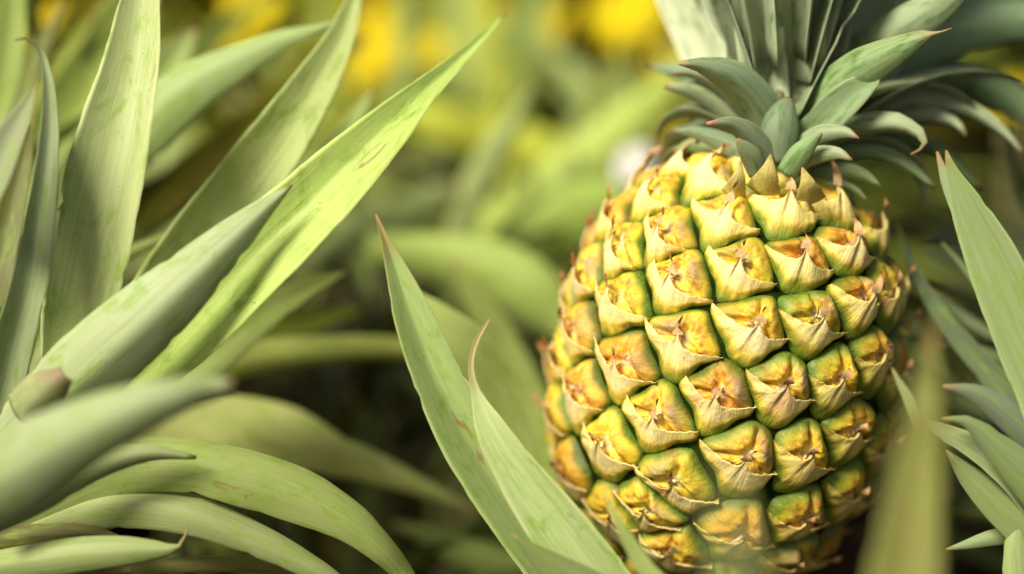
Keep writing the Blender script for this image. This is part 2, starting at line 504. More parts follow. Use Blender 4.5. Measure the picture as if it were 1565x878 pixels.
def make_eye(i, want_objs=True):
    r = random.Random(1000 + i)
    s0, t0 = E[i]
    du, dv = cell(i)
    up = s0 / SMAX                          # 0 bottom .. 1 top
    rad0 = max(np.interp(s0, ST, RTT), .006)
    right = math.sin(t0)                    # -1 left limb .. 1 right limb

    def bound(phi, soft=.0006, cap=.0160):
        sh_ = np.shape(phi); phi = np.ravel(phi)
        dx, dy = np.cos(phi), np.sin(phi)
        dot = np.outer(dx, du) + np.outer(dy, dv)
        dd = (du ** 2 + dv ** 2)[None] / (2 * np.where(dot > 1e-6, dot, 1e-6))
        dd = np.where(dot > 1e-6, dd, 9)
        k = -np.log(np.exp(-dd / soft).sum(1)) * soft      # soft minimum: rounded corners
        k = (np.maximum(k, 1e-3) ** -6 + cap ** -6) ** (-1 / 6)
        def g(deg, w):
            return np.exp(-(((phi - R(deg) + math.pi) % (2 * math.pi) - math.pi) / R(w)) ** 2)
        k = 1.055 * k * (1 + .10 * g(-90, 30) - .09 * g(48, 26) - .07 * g(132, 24) - .13 * g(-42, 22) - .13 * g(-138, 22) + .05 * g(166, 15) + .05 * g(-10, 15))
        return k.reshape(sh_)

    def place(u, v, h):
        ss = s0 + v; rr = np.maximum(np.interp(np.clip(ss, 0, SMAX), ST, RTT), rad0 * .35)
        p, nr = surf(ss, t0 + u / rr)
        return p + nr * h[..., None]

    # ---- fruitlet dome
    na, nr_ = 60, 26
    phi = np.linspace(-math.pi, math.pi, na, endpoint=False)
    bd = bound(phi, .0007, .0142) * 1.0
    rho = np.linspace(0, 1, nr_)[1:] ** .8
    PHI, RHO = np.meshgrid(phi, rho); BD = np.broadcast_to(bd, PHI.shape)
    H0 = (.0048 + r.uniform(-.0005, .0006)) * (1 - .15 * up)
    cr = [R(92 + r.uniform(-14, 14)), R(182 + r.uniform(-10, 14)), R(-34 + r.uniform(-10, 10))]
    sd = 1 if r.random() < .88 else -1
    ra, rb_, rc, rd = r.uniform(.4, 1.1), r.uniform(0, 6), r.uniform(0, 6), .0017 + r.uniform(0, .001)

    def shift(PHI, RHO0, BD):
        FU, FV = RHO0 * BD * np.cos(PHI) - .0009 * (1 - RHO0 ** 2), RHO0 * BD * np.sin(PHI) - .0016 * (1 - RHO0 ** 2)
        return np.clip(np.hypot(FU, FV) / BD, 0, 1), np.arctan2(FV, FU)

    def dome(PHI, RHO0, BD):
        RHO0 = np.clip(RHO0, 0, 1)
        low = hermite(.0015, -.0045, RHO0 * BD * np.sin(PHI))
        RHO, PH = shift(PHI, RHO0, BD)
        h = H0 * np.maximum(1 - RHO0 ** 3.0, 0) ** .66 * (1 - .45 * low)
        for c_ in cr:      # sepals: lobes parted by creases
            dphi = (PH - c_ + math.pi) % (2 * math.pi) - math.pi
            dist = np.abs(dphi) * RHO * BD
            h = h - .0019 * np.exp(-(dist / .0007) ** 2) * hermite(.05, .3, RHO) * (1 - hermite(.72, .97, RHO))
            h = h + .0005 * np.exp(-(np.abs(dist - .0022) / .0016) ** 2) * hermite(.2, .5, RHO) * (1 - hermite(.8, 1, RHO))
        lob = np.exp(-(((PH - (R(28) if sd > 0 else R(140)) + math.pi) % (2 * math.pi) - math.pi) / .62) ** 2) * np.exp(-((RHO - .55) / .26) ** 2)
        h = h + .0020 * lob * ra - rd * np.exp(-(RHO / .27) ** 2)
        wob = .00022 * np.sin(PH * 9 + rb_) * np.sin(RHO * 17 + rc) + .00016 * np.sin(PH * 23 + RHO * 11 + rb_)
        return h + wob * (1 - RHO0 ** 4), lob

    h, lob = dome(PHI, RHO, BD)
    RHO0 = RHO; PHI_G = PHI; RHO, PHI = shift(PHI, RHO, BD)
    RR = RHO0 * BD * .995
    pts = place(RR * np.cos(PHI_G), RR * np.sin(PHI_G), h - .0006 * (RHO0 > .99))
    ctr = place(np.array([0.]), np.array([0.]), np.array([float(h[0].mean())]))
    Vv = np.vstack([ctr, pts.reshape(-1, 3)])
    # colours
    green_rim = np.array((.11, .18, .010)); olive = np.array((.42, .38, .015)); yel = np.array((1.0, .69, .05))
    cream = np.array((1.0, .80, .34)); redb = np.array((.45, .11, .025)); gold = np.array((.86, .58, .04)); gry = np.array((.36, .27, .16))
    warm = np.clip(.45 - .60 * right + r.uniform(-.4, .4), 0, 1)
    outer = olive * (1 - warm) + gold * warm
    c = np.tile(yel, PHI.shape + (1,)).astype(float)
    c = lerp(np.tile(cream, PHI.shape + (1,)), c, hermite(.05, .34, RHO))
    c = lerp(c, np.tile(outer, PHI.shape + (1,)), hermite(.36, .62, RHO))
    ringp = .5 + .08 * np.sin(PHI * 7 + r.uniform(0, 6)) + .05 * np.sin(PHI * 17)
    ring = np.exp(-((RHO - ringp) / .11) ** 2) * np.clip(.6 + .6 * np.sin(PHI * 31 + r.uniform(0, 6)) * np.sin(PHI * 13 + 1), 0, 1)
    c = lerp(c, np.tile(redb, PHI.shape + (1,)), ring * r.uniform(.5, 1.0))
    gr = hermite(.64 + .16 * warm, .96, RHO0 + .04 * np.sin(PHI * 5 + r.uniform(0, 6)))
    c = lerp(c, np.tile(green_rim, PHI.shape + (1,)), gr)
    tn = r.random()
    c = c * (np.array((1.0, .82, .9)) if tn < .22 else np.array((.86, 1.0, .8)) if tn < .45 else np.array((1.03, 1.05, 1.0)))
    if r.random() < .45:     # brown-grey dead lobe
        c = lerp(c, np.tile(gry, PHI.shape + (1,)), np.clip(lob * 1.2, 0, 1) * r.uniform(.3, .8))
    cc = np.vstack([cream * .5, c.reshape(-1, 3)])
    uv = np.vstack([[0, 0], np.stack([PHI / 6.28 * 3, RHO * 1.2 + r.uniform(0, 9)], -1).reshape(-1, 2)])
    Fa = []
    m = nr_ - 1
    for j in range(na): Fa.append((0, 1 + j, 1 + (j + 1) % na))
    for q in range(m - 1):
        for j in range(na):
            a, b = 1 + q * na + j, 1 + q * na + (j + 1) % na
            Fa.append((a, a + na, b + na, b))

    # ---- bract: star-shaped scale over the lower half, its point over the middle
    nxs, nys = 41, 17
    S = np.linspace(-1, 1, nxs)
    aL = R(165 + r.uniform(-9, 8)); aR = R(350 + r.uniform(-8, 8))
    ang = (aL + aR) / 2 + (aR - aL) / 2 * S
    bb = bound(ang, .0008, .0150) * (.985 + .05 * np.abs(S) ** 4)
    # lower edge
    U0, V0 = bb * np.cos(ang), bb * np.sin(ang)
    tipu = r.uniform(-.0012, .0016); tipv = (.0026 + r.uniform(-.0008, .0012)) + .0032 * hermite(.72, .98, np.array(up))
    pw = r.uniform(1.9, 2.5)
    k = (1 - np.abs(S)) ** pw
    # upper edge: concave from each corner to the tip
    lin = np.abs(S)
    sgn = np.where(S < 0, -1, 1)
    cU = np.where(S < 0, U0[0], U0[-1]); cV = np.where(S < 0, V0[0], V0[-1])
    lin2 = lin ** 1.15
    Ue = tipu + (cU - tipu) * lin2
    Ve = tipv + (cV - tipv) * lin2 - (.0030 + .0010 * up) * np.sin(np.pi * np.clip(lin, 0, 1) ** .58) ** 1.0
    Ve = Ve + .00022 * np.sin(S * 43 + r.uniform(0, 6)) * np.sin(S * 19 + r.uniform(0, 6)) * (np.abs(S) < .93) + .00012 * np.sin(S * 91)
    t = np.linspace(0, 1, nys)[:, None]
    Uu = U0[None] * (1 - t) + Ue[None] * t; Vv2 = V0[None] * (1 - t) + Ve[None] * t
    # height: steep out of the groove, then rising to the tip; ridge down the middle
    sh = (.55 * hermite(-.03, .42, t) + .45 * np.clip(t, 0, 1))
    ridge = np.exp(-(np.abs(S) / .40) ** 1.6)[None]
    tip_h = .0062 + .0026 * hermite(.55, 1.0, np.array(up)) + r.uniform(-.0006, .001)
    edge_h = .0043 * (1 - .34 * np.abs(S) ** 2)[None]
    hh = sh * edge_h + t ** 1.7 * ridge * (tip_h - .0043) + .0003 * np.sin(np.pi * t) * np.abs(np.sin(S * 7 + r.uniform(0, 3)))[None]
    hh += sh * .0006 * (np.abs(S) ** 6)[None]
    hh -= .0014 * (1 - sh)
    PB = np.arctan2(Vv2, Uu); BB = bound(PB, .0007, .0142) * 1.015; hd, _l = dome(PB, np.hypot(Uu, Vv2) / BB, BB)
    hd = hd + .00015; hh = .0006 * np.log(np.exp(np.clip(hh / .0006, -20, 40)) + np.exp(np.clip(hd / .0006, -20, 40)) * (t > .02))
    pb = place(Uu, Vv2, hh)
    gbase = np.array((.15, .22, .012)); byel = np.array((1.0, .69, .04)); bcream = np.array((1.0, .82, .42)); bcream2 = np.array((1.0, .79, .20))
    bgreen = np.array((.46, .42, .025)); pink = np.array((.75, .33, .12))
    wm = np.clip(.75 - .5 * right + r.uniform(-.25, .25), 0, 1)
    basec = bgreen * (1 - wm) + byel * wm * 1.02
    SS, TT = np.meshgrid(S, t[:, 0])
    cb = np.tile(byel, SS.shape + (1,)).astype(float)
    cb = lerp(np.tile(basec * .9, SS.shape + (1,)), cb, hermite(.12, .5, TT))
    cb = lerp(cb, np.tile(bcream * wm + bcream2 * (1 - wm), SS.shape + (1,)), np.clip(hermite(.15, .7, TT) * (.65 + .4 * ridge), 0, 1) * r.uniform(.7, 1))
    if r.random() < .3: cb = lerp(cb, np.tile(pink, SS.shape + (1,)), np.exp(-((SS - r.uniform(-.6, .6)) / .25) ** 2) * .6 * hermite(.2, .6, TT))
    jag = .26 + .06 * np.sin(SS * 9 + r.uniform(0, 6)) + .05 * np.sin(SS * 31) + .26 * (1 - wm)
    cb = lerp(np.tile(gbase, SS.shape + (1,)), cb, hermite(jag * .25, jag * 1.5, TT))
    cb = lerp(cb, np.tile(np.array((.34, .17, .06)), SS.shape + (1,)), hermite(.95, 1.0, TT) * .4 * (np.abs(SS) < .3))
    back = place(Uu, Vv2, hh - np.where(t > .5, .0007, .0012))
    Bv = np.vstack([pb.reshape(-1, 3), back.reshape(-1, 3)])
    Bc = np.vstack([cb.reshape(-1, 3), cb.reshape(-1, 3) * .7])
    Buv = np.stack([SS * 1.3 + 5, TT * .8 + r.uniform(0, 9)], -1).reshape(-1, 2); Buv = np.vstack([Buv, Buv])
    Bf = []
    nb = nxs * nys
    for q in range(nys - 1):
        for j in range(nxs - 1):
            a = q * nxs + j
            Bf.append((a, a + 1, a + nxs + 1, a + nxs)); Bf.append((nb + a, nb + a + nxs, nb + a + nxs + 1, nb + a + 1))
    q0 = (nys - 1) * nxs
    for j in range(nxs - 1): Bf.append((q0 + j, q0 + j + 1, nb + q0 + j + 1, nb + q0 + j))
    # ---- dry curled point of the bract: a thin twisted strip
    tl = r.uniform(.0045, .0090) * (1 + .5 * hermite(.7, 1, np.array(up)))
    mseg = 9; bend = r.uniform(-.9, .9); lift = r.uniform(.15, .65)
    base_n = len(Bv); pu, pv, ph_ = tipu, tipv - .0012, tip_h - .0003
    stv = []; stc = []
    for q in range(mseg):
        f = q / (mseg - 1); w = .0015 * (1 - f) ** .8 + .0001
        a_ = math.pi / 2 + bend * f + .25 * math.sin(f * 5 + i)
        tw = f * r.uniform(1.0, 1.6) * 2
        for sg in (-1, 1):
            uu = pu + sg * w * math.cos(tw) * math.sin(a_); vv = pv - sg * w * math.cos(tw) * math.cos(a_); h2 = ph_ + sg * w * math.sin(tw)
            stv.append((uu, vv, h2)); stc.append(np.array((.78, .50, .22)) * (1 - f) + np.array((.36, .15, .05)) * f)
        pu += tl / mseg * math.cos(a_) * (1 - lift * .5); pv += tl / mseg * math.sin(a_) * (1 - lift * .6); ph_ += tl / mseg * lift * (1.3 - 1.6 * f * r.uniform(.4, 1))
    stv = np.array(stv)
    sp = place(stv[:, 0], stv[:, 1], stv[:, 2])
    Bv = np.vstack([Bv, sp]); Bc = np.vstack([Bc, stc]); Buv = np.vstack([Buv, np.stack([np.tile([0, .1], mseg), np.linspace(0, 1, 2 * mseg)], 1)])
    for q in range(mseg - 1):
        a = base_n + 2 * q; Bf.append((a, a + 1, a + 3, a + 2))
    # ---- withered flower bits in the hollow
    for q in range(r.randint(2, 4)):
        b0 = len(Bv); a_ = r.uniform(0, 6.28); l_ = r.uniform(.0015, .0034); w = r.uniform(.0003, .0007)
        u0, v0 = r.uniform(-.001, .0012), r.uniform(.0004, .0022); h0 = H0 - .0018
        q4 = []
        for f in (0, .5, 1):
            for sg in (-1, 1):
                q4.append((u0 + math.cos(a_) * l_ * f - sg * w * (1 - f * .8) * math.sin(a_), v0 + math.sin(a_) * l_ * f + sg * w * (1 - f * .8) * math.cos(a_), h0 + .0024 * f * (1.4 - f) + .0003 * sg))
        q4 = np.array(q4); Bv = np.vstack([Bv, place(q4[:, 0], q4[:, 1], q4[:, 2])])
        kc = r.choice([(.70, .45, .20), (.40, .19, .07), (.82, .66, .38)])
        Bc = np.vstack([Bc, np.tile(kc, (6, 1))]); Buv = np.vstack([Buv, np.tile((.3, .4), (6, 1))])
        Bf += [(b0, b0 + 1, b0 + 3, b0 + 2), (b0 + 2, b0 + 3, b0 + 5, b0 + 4)]
    return (Vv, Fa, cc, uv), (Bv, Bf, Bc, Buv), place(np.array([0.]), np.array([0.]), np.array([0.]))[0]


front = sorted(range(NE), key=lambda i: -math.cos(E[i, 1]) - (.35 if .1 < E[i, 0] / SMAX else 0))
as_parts = set([i for i in front if math.cos(E[i, 1]) > -.45][:98])
rest = [[], [], [], [], 0]
rb = [[], [], [], [], 0]
for i in range(NE):
    a, b, org = make_eye(i)
    if i in as_parts:
        fo = mesh_obj('fruitlet', a[0], a[1], M_EYE, pine, a[2], a[3], origin=org)
        mesh_obj('bract', b[0], b[1], M_BRACT, fo, b[2], b[3], origin=org)
    else:
        for st_, g in ((rest, a), (rb, b)):
            st_[0].append(g[0]); st_[1] += [tuple(v + st_[4] for v in f) for f in g[1]]
            st_[2].append(g[2]); st_[3].append(g[3]); st_[4] += len(g[0])
if rest[4]:
    o = mesh_obj('far_side_fruitlets', np.vstack(rest[0]), rest[1], M_EYE, pine, np.vstack(rest[2]), np.vstack(rest[3]), origin=FC); o['kind'] = 'stuff'
    o = mesh_obj('far_side_bracts', np.vstack(rb[0]), rb[1], M_BRACT, pine, np.vstack(rb[2]), np.vstack(rb[3]), origin=FC); o['kind'] = 'stuff'


def tube(pts, rads, nseg=14):
    pts = [np.array(p) for p in pts]; V = []; F = []
    for i, p in enumerate(pts):
        t = pts[min(i + 1, len(pts) - 1)] - pts[max(i - 1, 0)]; t /= np.linalg.norm(t)
        a = np.cross(t, (0.3, 1, .1)); a /= np.linalg.norm(a); b = np.cross(t, a)
        for j in range(nseg):
            q = 2 * math.pi * j / nseg; V.append(p + rads[i] * (math.cos(q) * a + math.sin(q) * b))
    for i in range(len(pts) - 1):
        for j in range(nseg):
            F.append((i * nseg + j, i * nseg + (j + 1) % nseg, (i + 1) * nseg + (j + 1) % nseg, (i + 1) * nseg + j))
    F.append(tuple(range(nseg))[::-1]); F.append(tuple((len(pts) - 1) * nseg + j for j in range(nseg)))
    return np.array(V), F


fb = FC - ax * HB
v, f = tube([fb + ax * .006, fb - ax * .02, np.array((fb[0] - .012, fb[1], 0.03)), np.array((fb[0] - .014, fb[1], -.02))], [.016, .014, .016, .02])
mesh_obj('stalk', v, f, M_STEM, pine)

# crown: core with its leaves
ct = FC + ax * HT
v, f = tube([ct - ax * .004, ct + ax * .012, ct + ax * .018, ct + ax * .024], [.015, .009, .003, .001])
crown = mesh_obj('crown', v, f, M_STEM, pine, origin=ct)
DC = Vector(ct - np.array(CAM)).dot(FW)      # distance of the crown base


def cl(pts, **kw):
    kw.setdefault('mat', M_CROWN); kw.setdefault('col', CR); kw.setdefault('cup', -.35)
    kw.setdefault('margin', 1.1)
    return leaf(crown, [(x, y, w, DC + d) + tuple(e) for x, y, w, d, *e in pts], **kw)


# back fill: rosette
for i in range(22):
    az = i * GA + .4; el_ = R(86 - 1.15 * i)
    if math.sin(az) < .25: continue          # toward the camera is placed by hand
    d_ = np.array((math.cos(az), math.sin(az), 0))
    arch_leaf(crown, ct + ax * (.034 - .0009 * i) + d_ * .005, az, el_, .125 - .001 * i, .034, .7, M_CROWN, CR, n=22, nx=9, seed=i, tip_len=.06, col_under=(.28, .35, .25))
for i in range(46):
    az = i * GA + 1.1; f_ = i / 46
    d_ = np.array((math.cos(az), math.sin(az), 0)); rr_ = random.Random(400 + i)
    if math.sin(az) < .1: continue
    if math.sin(az) < -.35: ln_ = rr_.uniform(.022, .038)
    else: ln_ = rr_.uniform(.055, .095) * (1 - .3 * f_) * (1 if math.cos(az) > -.2 else .42)
    arch_leaf(crown, ct + ax * (.016 - .016 * f_) + d_ * (.008 + .010 * f_), az + rr_.uniform(-.2, .2), R(62 - 52 * f_ + rr_.uniform(-10, 10)), ln_, rr_.uniform(.011, .017), rr_.uniform(1.0, 2.3), M_CROWN,
              np.array(CR) * rr_.uniform(.7, 1.2), n=18, nx=9, seed=300 + i, tip_len=rr_.uniform(.06, .16), tip=(.50, .28, .14), cup=rr_.uniform(.35, .7), thick=.0007)
BCR = (.33, .385, .265)
# upright leaves: a fan of broad pale blades
UPR = [
    (1165, 1010, 34, .050, 62, -18, 1), (1180, 1075, 30, .036, 66, -22, 0), (1190, 1118, 6, .046, 78, -8, 1), (1188, 1150, 0, .010, 74, -24, 0),
    (1200, 1196, 0, .030, 88, -14, 1), (1210, 1240, 0, .046, 88, -20, 0), (1216, 1276, 0, .020, 96, -10, 1), (1224, 1330, 0, .050, 94, -22, 0),
    (1228, 1360, 0, .030, 94, -16, 1), (1236, 1408, 0, .044, 90, -12, 0), (1240, 1450, 20, .058, 84, -10, 1)]
for k_, (xb, xt, sag_, dd, w_, rl, cc_) in enumerate(UPR):
    dd -= .012
    xm = xb + (xt - xb) * .38; xm2 = xb + (xt - xb) * .72
    cl([(xb, 235, w_ * .62, dd * .5), (xm - sag_ * .2, 140, w_ * .95, dd * .8), (xm2, 40, w_ * .96, dd), (xt, -60, w_ * .75, dd * 1.15), (xt + (xt - xb) * .35, -190, w_ * .3, dd * 1.4), (xt + (xt - xb) * .5, -250, 5, dd * 1.6)],
       col=[(.52, .56, .44), (.46, .50, .38), (.56, .60, .48)][(k_ * 2) % 3], cup=[.2, .45 if cc_ else -.3, .4 if cc_ else -.3], roll=rl, redge=.03, margin=1.2)
# right, diagonal
cl([(1215, 220, 48, -.004), (1255, 160, 62, -.012), (1310, 112, 66, -.022), (1370, 78, 44, -.032), (1418, 53, 16, -.038), (1428, 52, 5, -.04), (1455, 44, 3, -.04)], col=(.27, .37, .20), cup=-.45, tip_len=.16, tip=(.55, .33, .16))
cl([(1240, 195, 50, .012), (1300, 110, 70, .004), (1370, 52, 68, -.006), (1440, 5, 52, -.012), (1500, -50, 20, -.016)], col=(.31, .38, .25), cup=-.4)
cl([(1215, 235, 40, -.010), (1262, 180, 52, -.016), (1310, 138, 44, -.020), (1336, 122, 22, -.022), (1348, 108, 7, -.024), (1374, 93, 3, -.024)], col=(.24, .33, .19), cup=.3, tip_len=.2, tip=(.60, .38, .18))
cl([(1260, 180, 50, .03), (1350, 110, 70, .03), (1440, 55, 80, .035), (1520, 30, 80, .04), (1600, 30, 60, .04)], col=(.21, .30, .20), cup=-.5)
cl([(1250, 190, 50, .045), (1350, 140, 62, .05), (1460, 120, 62, .055), (1560, 160, 50, .055), (1640, 240, 20, .05)], col=(.17, .24, .14), cup=-.5)
# right, arching
cl([(1235, 215, 34, .005), (1310, 180, 40, .008), (1400, 158, 38, .01), (1480, 170, 30, .012), (1535, 205, 16, .012), (1566, 238, 4, .012)], cup=-.6, roll=20)
cl([(1230, 235, 32, -.004), (1300, 200, 38, -.01), (1370, 192, 34, -.016), (1405, 206, 18, -.018), (1412, 222, 7, -.02), (1392, 236, 3, -.022)], col=BCR, cup=-.7, roll=20, tip_len=.16)
cl([(1240, 220, 32, .012), (1330, 185, 34, .012), (1420, 180, 30, .012), (1460, 190, 16, .01), (1476, 208, 4, .008)], cup=-.6, roll=20)
cl([(1210, 240, 28, -.016), (1250, 208, 30, -.022), (1290, 202, 18, -.026), (1313, 212, 3, -.028)], col=BCR, cup=-.5, tip_len=.12)
cl([(1210, 258, 26, -.018), (1245, 238, 28, -.022), (1280, 234, 18, -.026), (1302, 245, 4, -.028)], col=BCR, cup=-.5, tip_len=.14)
cl([(1230, 268, 26, .0), (1300, 235, 30, .0), (1370, 245, 24, .0), (1430, 288, 5, .0)], col=(.24, .31, .18), cup=-.6, roll=15)
cl([(1230, 280, 24, -.004), (1280, 262, 26, -.008), (1320, 268, 18, -.01), (1345, 284, 3, -.012)], col=(.24, .30, .16), cup=-.6)
cl([(1240, 296, 20, -.006), (1275, 284, 20, -.008), (1305, 290, 14, -.01), (1325, 306, 3, -.012)], col=(.27, .31, .15), cup=-.6)
cl([(1250, 250, 26, .02), (1330, 210, 32, .02), (1420, 225, 30, .022), (1500, 290, 6, .024)], col=(.13, .19, .08), cup=-.5)
# short blunt leaf facing the lens
cl([(1192, 250, 46, -.02), (1190, 215, 60, -.022), (1196, 182, 58, -.022), (1203, 160, 40, -.020), (1207, 150, 18, -.018)], col=(.20, .25, .17), cup=-.5, power=2.0, tip_len=.06)
# left
cl([(1190, 235, 46, -.006), (1162, 170, 66, -.014), (1120, 122, 56, -.022), (1075, 102, 26, -.026), (1038, 97, 7, -.028)], col=(.27, .35, .24), cup=-.55, roll=-12, tip_len=.07, tip=(.7, .4, .2))
cl([(1180, 235, 46, .0), (1130, 178, 52, .0), (1070, 142, 34, .0), (1015, 132, 8, .0)], col=BCR, cup=-.5, roll=-10)
cl([(1175, 240, 40, .01), (1120, 172, 46, .02), (1060, 118, 34, .03), (990, 100, 6, .04)], col=(.28, .36, .25), cup=-.5)
cl([(1180, 252, 34, -.02), (1150, 212, 40, -.026), (1120, 190, 24, -.03), (1080, 189, 5, -.034)], col=(.26, .31, .22), cup=-.5, tip_len=.14, tip=(.75, .30, .18))
cl([(1170, 262, 30, -.012), (1120, 225, 34, -.01), (1070, 205, 22, -.01), (1030, 200, 5, -.01)], col=(.28, .36, .25), cup=-.5)
cl([(1160, 270, 30, -.022), (1148, 240, 32, -.026), (1132, 220, 16, -.028), (1126, 212, 4, -.028)], col=(.28, .32, .20), cup=-.5, tip_len=.1)
cl([(1130, 280, 34, -.004), (1095, 240, 40, -.002), (1060, 222, 26, .0), (1030, 232, 5, .0)], col=(.25, .31, .15), cup=-.4)
cl([(1200, 268, 34, -.022), (1222, 236, 34, -.026), (1244, 214, 18, -.028), (1256, 204, 4, -.03)], col=(.24, .34, .17), cup=-.4)
# scale-like yellow leaves at the foot of the crown
for x, y, x2, y2, w in ((1165, 296, 1178, 236, 56), (1240, 310, 1226, 256, 48), (1120, 300, 1132, 246, 40)):
    cl([(x, y, w, -.026), ((x + x2) / 2 + 2, (y + y2) / 2, w * .55, -.032), (x2, y2, 3, -.032)], mat=M_BRACT, col=(.55, .46, .12), cup=-.3, tip_len=.1)

# ================================================================== left plant
base = P(20, 660, .74)
pl = empty('pineapple_plant', (base.x, base.y, 0), 'pineapple plant with broad pale leaves fanning out from the left edge', 'plant', 'pineapple plants around the fruit')
bp_ = np.array(base)
v, f = tube([np.array((bp_[0] - .01, bp_[1] + .02, -.02)), np.array((bp_[0] - .01, bp_[1] + .02, bp_[2] - .03)), np.array((bp_[0] - .005, bp_[1] + .015, bp_[2] + .01))], [.03, .03, .012])
mesh_obj('stem', v, f, M_STEM, pl)
A = lambda pts, **kw: leaf(pl, pts, **kw)
# upright broad leaf
A([(84, 560, 40, .712), (104, 515, 80, .710), (128, 440, 116, .705), (152, 330, 122, .702), (178, 210, 112, .702), (205, 90, 84, .708), (216, 0, 62, .715), (222, -60, 40, .72)], col=(.42, .47, .25), cup=[.55, .5, .7], power=1.7, roll=-8, margin=1.3, redge=.06)
# narrow leaf with curled dry point
A([(-8, 640, 60, .70), (14, 540, 66, .695), (42, 430, 60, .69), (62, 310, 46, .69), (74, 200, 30, .69), (72, 120, 18, .69), (60, 75, 9, .69), (44, 60, 6, .688), (22, 62, 3, .686)], col=(.37, .43, .27), cup=.5, roll=12, redge=.12, tip_len=.10, tip=(.30, .22, .10))
A([(-40, 330, 70, .67), (-5, 265, 62, .67), (22, 205, 44, .672), (45, 155, 18, .675), (55, 128, 3, .675)], col=(.30, .33, .22), cup=.6, roll=-25, tip_len=.04)
A([(-30, 470, 60, .73), (-10, 420, 60, .73), (12, 330, 50, .735), (35, 240, 30, .74), (50, 180, 5, .74)], col=(.16, .16, .05), cup=.4)
# big diagonal leaf in front
A([(10, 690, 90, .70), (80, 618, 110, .69), (160, 545, 118, .684), (245, 470, 108, .682), (325, 395, 78, .685), (395, 328, 40, .69), (446, 283, 5, .694)], col=(.40, .46, .29), cup=-.48, power=1.25, asym=.05, roll=8, margin=1.1, tip_len=.02)
A([(30, 640, 80, .685), (64, 604, 66, .676), (98, 574, 30, .672)], col=(.40, .43, .26), cup=-.5, tip_len=.45, tip=(.36, .27, .15))
# tall pale leaf behind
A([(200, 520, 70, .745), (262, 430, 106, .742), (335, 330, 104, .742), (415, 225, 98, .745), (478, 130, 74, .75), (520, 55, 44, .755), (545, -15, 18, .76), (552, -40, 4, .76)], col=(.52, .60, .26), cup=.35, roll=10, margin=1.15)
# bright leaf
A([(190, 610, 50, .715), (245, 560, 82, .712), (320, 480, 112, .708), (410, 385, 122, .705), (500, 298, 108, .707), (580, 215, 82, .712), (640, 152, 48, .722), (695, 100, 27, .735), (738, 58, 13, .745), (772, 22, 3, .75)], col=(.50, .62, .20), cup=[.6, .65, .7], power=1.2, roll=-14, asym=-.15, tip_len=.01, margin=1.18, redge=.06)
A([(360, 430, 40, .79), (430, 335, 46, .79), (485, 258, 40, .80), (540, 182, 22, .81), (572, 132, 3, .815)], col=(.46, .55, .22), cup=.4)
A([(270, 590, 60, .77), (340, 528, 66, .77), (420, 468, 46, .775), (480, 436, 26, .78), (532, 414, 3, .785)], col=(.42, .50, .17), cup=.35)
A([(300, 560, 40, .83), (400, 505, 50, .84), (480, 490, 34, .85), (560, 470, 6, .86)], col=(.26, .31, .06), cup=.3, mat=M_BACK)
A([(230, 600, 40, .80), (310, 572, 48, .80), (400, 548, 50, .81), (500, 537, 44, .82), (600, 535, 38, .83), (700, 550, 24, .84), (760, 590, 5, .85)], col=(.46, .50, .15), cup=-.4, roll=12)
# blurred leaf close to the lens
A([(-60, 770, 150, .62), (20, 728, 140, .612), (110, 674, 112, .606), (200, 630, 84, .604), (280, 603, 54, .606), (330, 592, 34, .61), (358, 588, 14, .61)], col=(.38, .44, .27), cup=-.5, roll=6, tip_len=.01)
# broad leaf behind
A([(150, 650, 60, .80), (240, 640, 84, .80), (340, 648, 104, .80), (430, 664, 104, .805), (510, 694, 70, .81), (600, 725, 44, .82), (680, 760, 22, .83), (740, 790, 5, .84)], col=(.48, .50, .20), cup=-.35, roll=-14)
# arching leaves
A([(-40, 830, 80, .715), (60, 760, 92, .705), (160, 712, 94, .70), (270, 702, 92, .698), (370, 722, 92, .698), (460, 752, 86, .70), (540, 796, 66, .702), (590, 842, 46, .705), (625, 885, 30, .71), (650, 930, 6, .71)], col=(.34, .40, .15), cup=-.55, power=1.4, roll=-16, margin=1.35, redge=.03)
A([(-30, 800, 60, .682), (60, 756, 62, .68), (150, 712, 48, .682), (230, 694, 26, .686), (300, 700, 6, .69)], col=(.36, .40, .22), cup=-.5, roll=12)
A([(20, 820, 60, .71), (100, 782, 74, .705), (190, 768, 72, .70), (290, 782, 66, .698), (380, 816, 56, .70), (450, 850, 44, .702), (520, 892, 26, .705), (560, 930, 5, .71)], col=(.33, .37, .18), cup=-.6, power=1.5, roll=-14, margin=1.3)
A([(-40, 826, 40, .70), (60, 820, 40, .70), (140, 818, 30, .70), (240, 850, 4, .70)], col=(.16, .14, .05), cup=-.4)
A([(-60, 872, 46, .70), (20, 862, 52, .695), (110, 850, 56, .69), (190, 842, 46, .688), (245, 840, 26, .688), (270, 838, 10, .688), (281, 824, 5, .688), (288, 804, 2, .688)], col=(.36, .42, .20), cup=-.55, tip_len=.13, tip=(.50, .31, .18))
A([(200, 870, 24, .715), (320, 862, 26, .72), (420, 868, 22, .725), (520, 890, 6, .73)], col=(.30, .28, .10), cup=-.4)
A([(-20, 900, 60, .73), (100, 900, 60, .73), (240, 900, 40, .73), (400, 940, 5, .74)], col=(.14, .12, .04), cup=-.4)
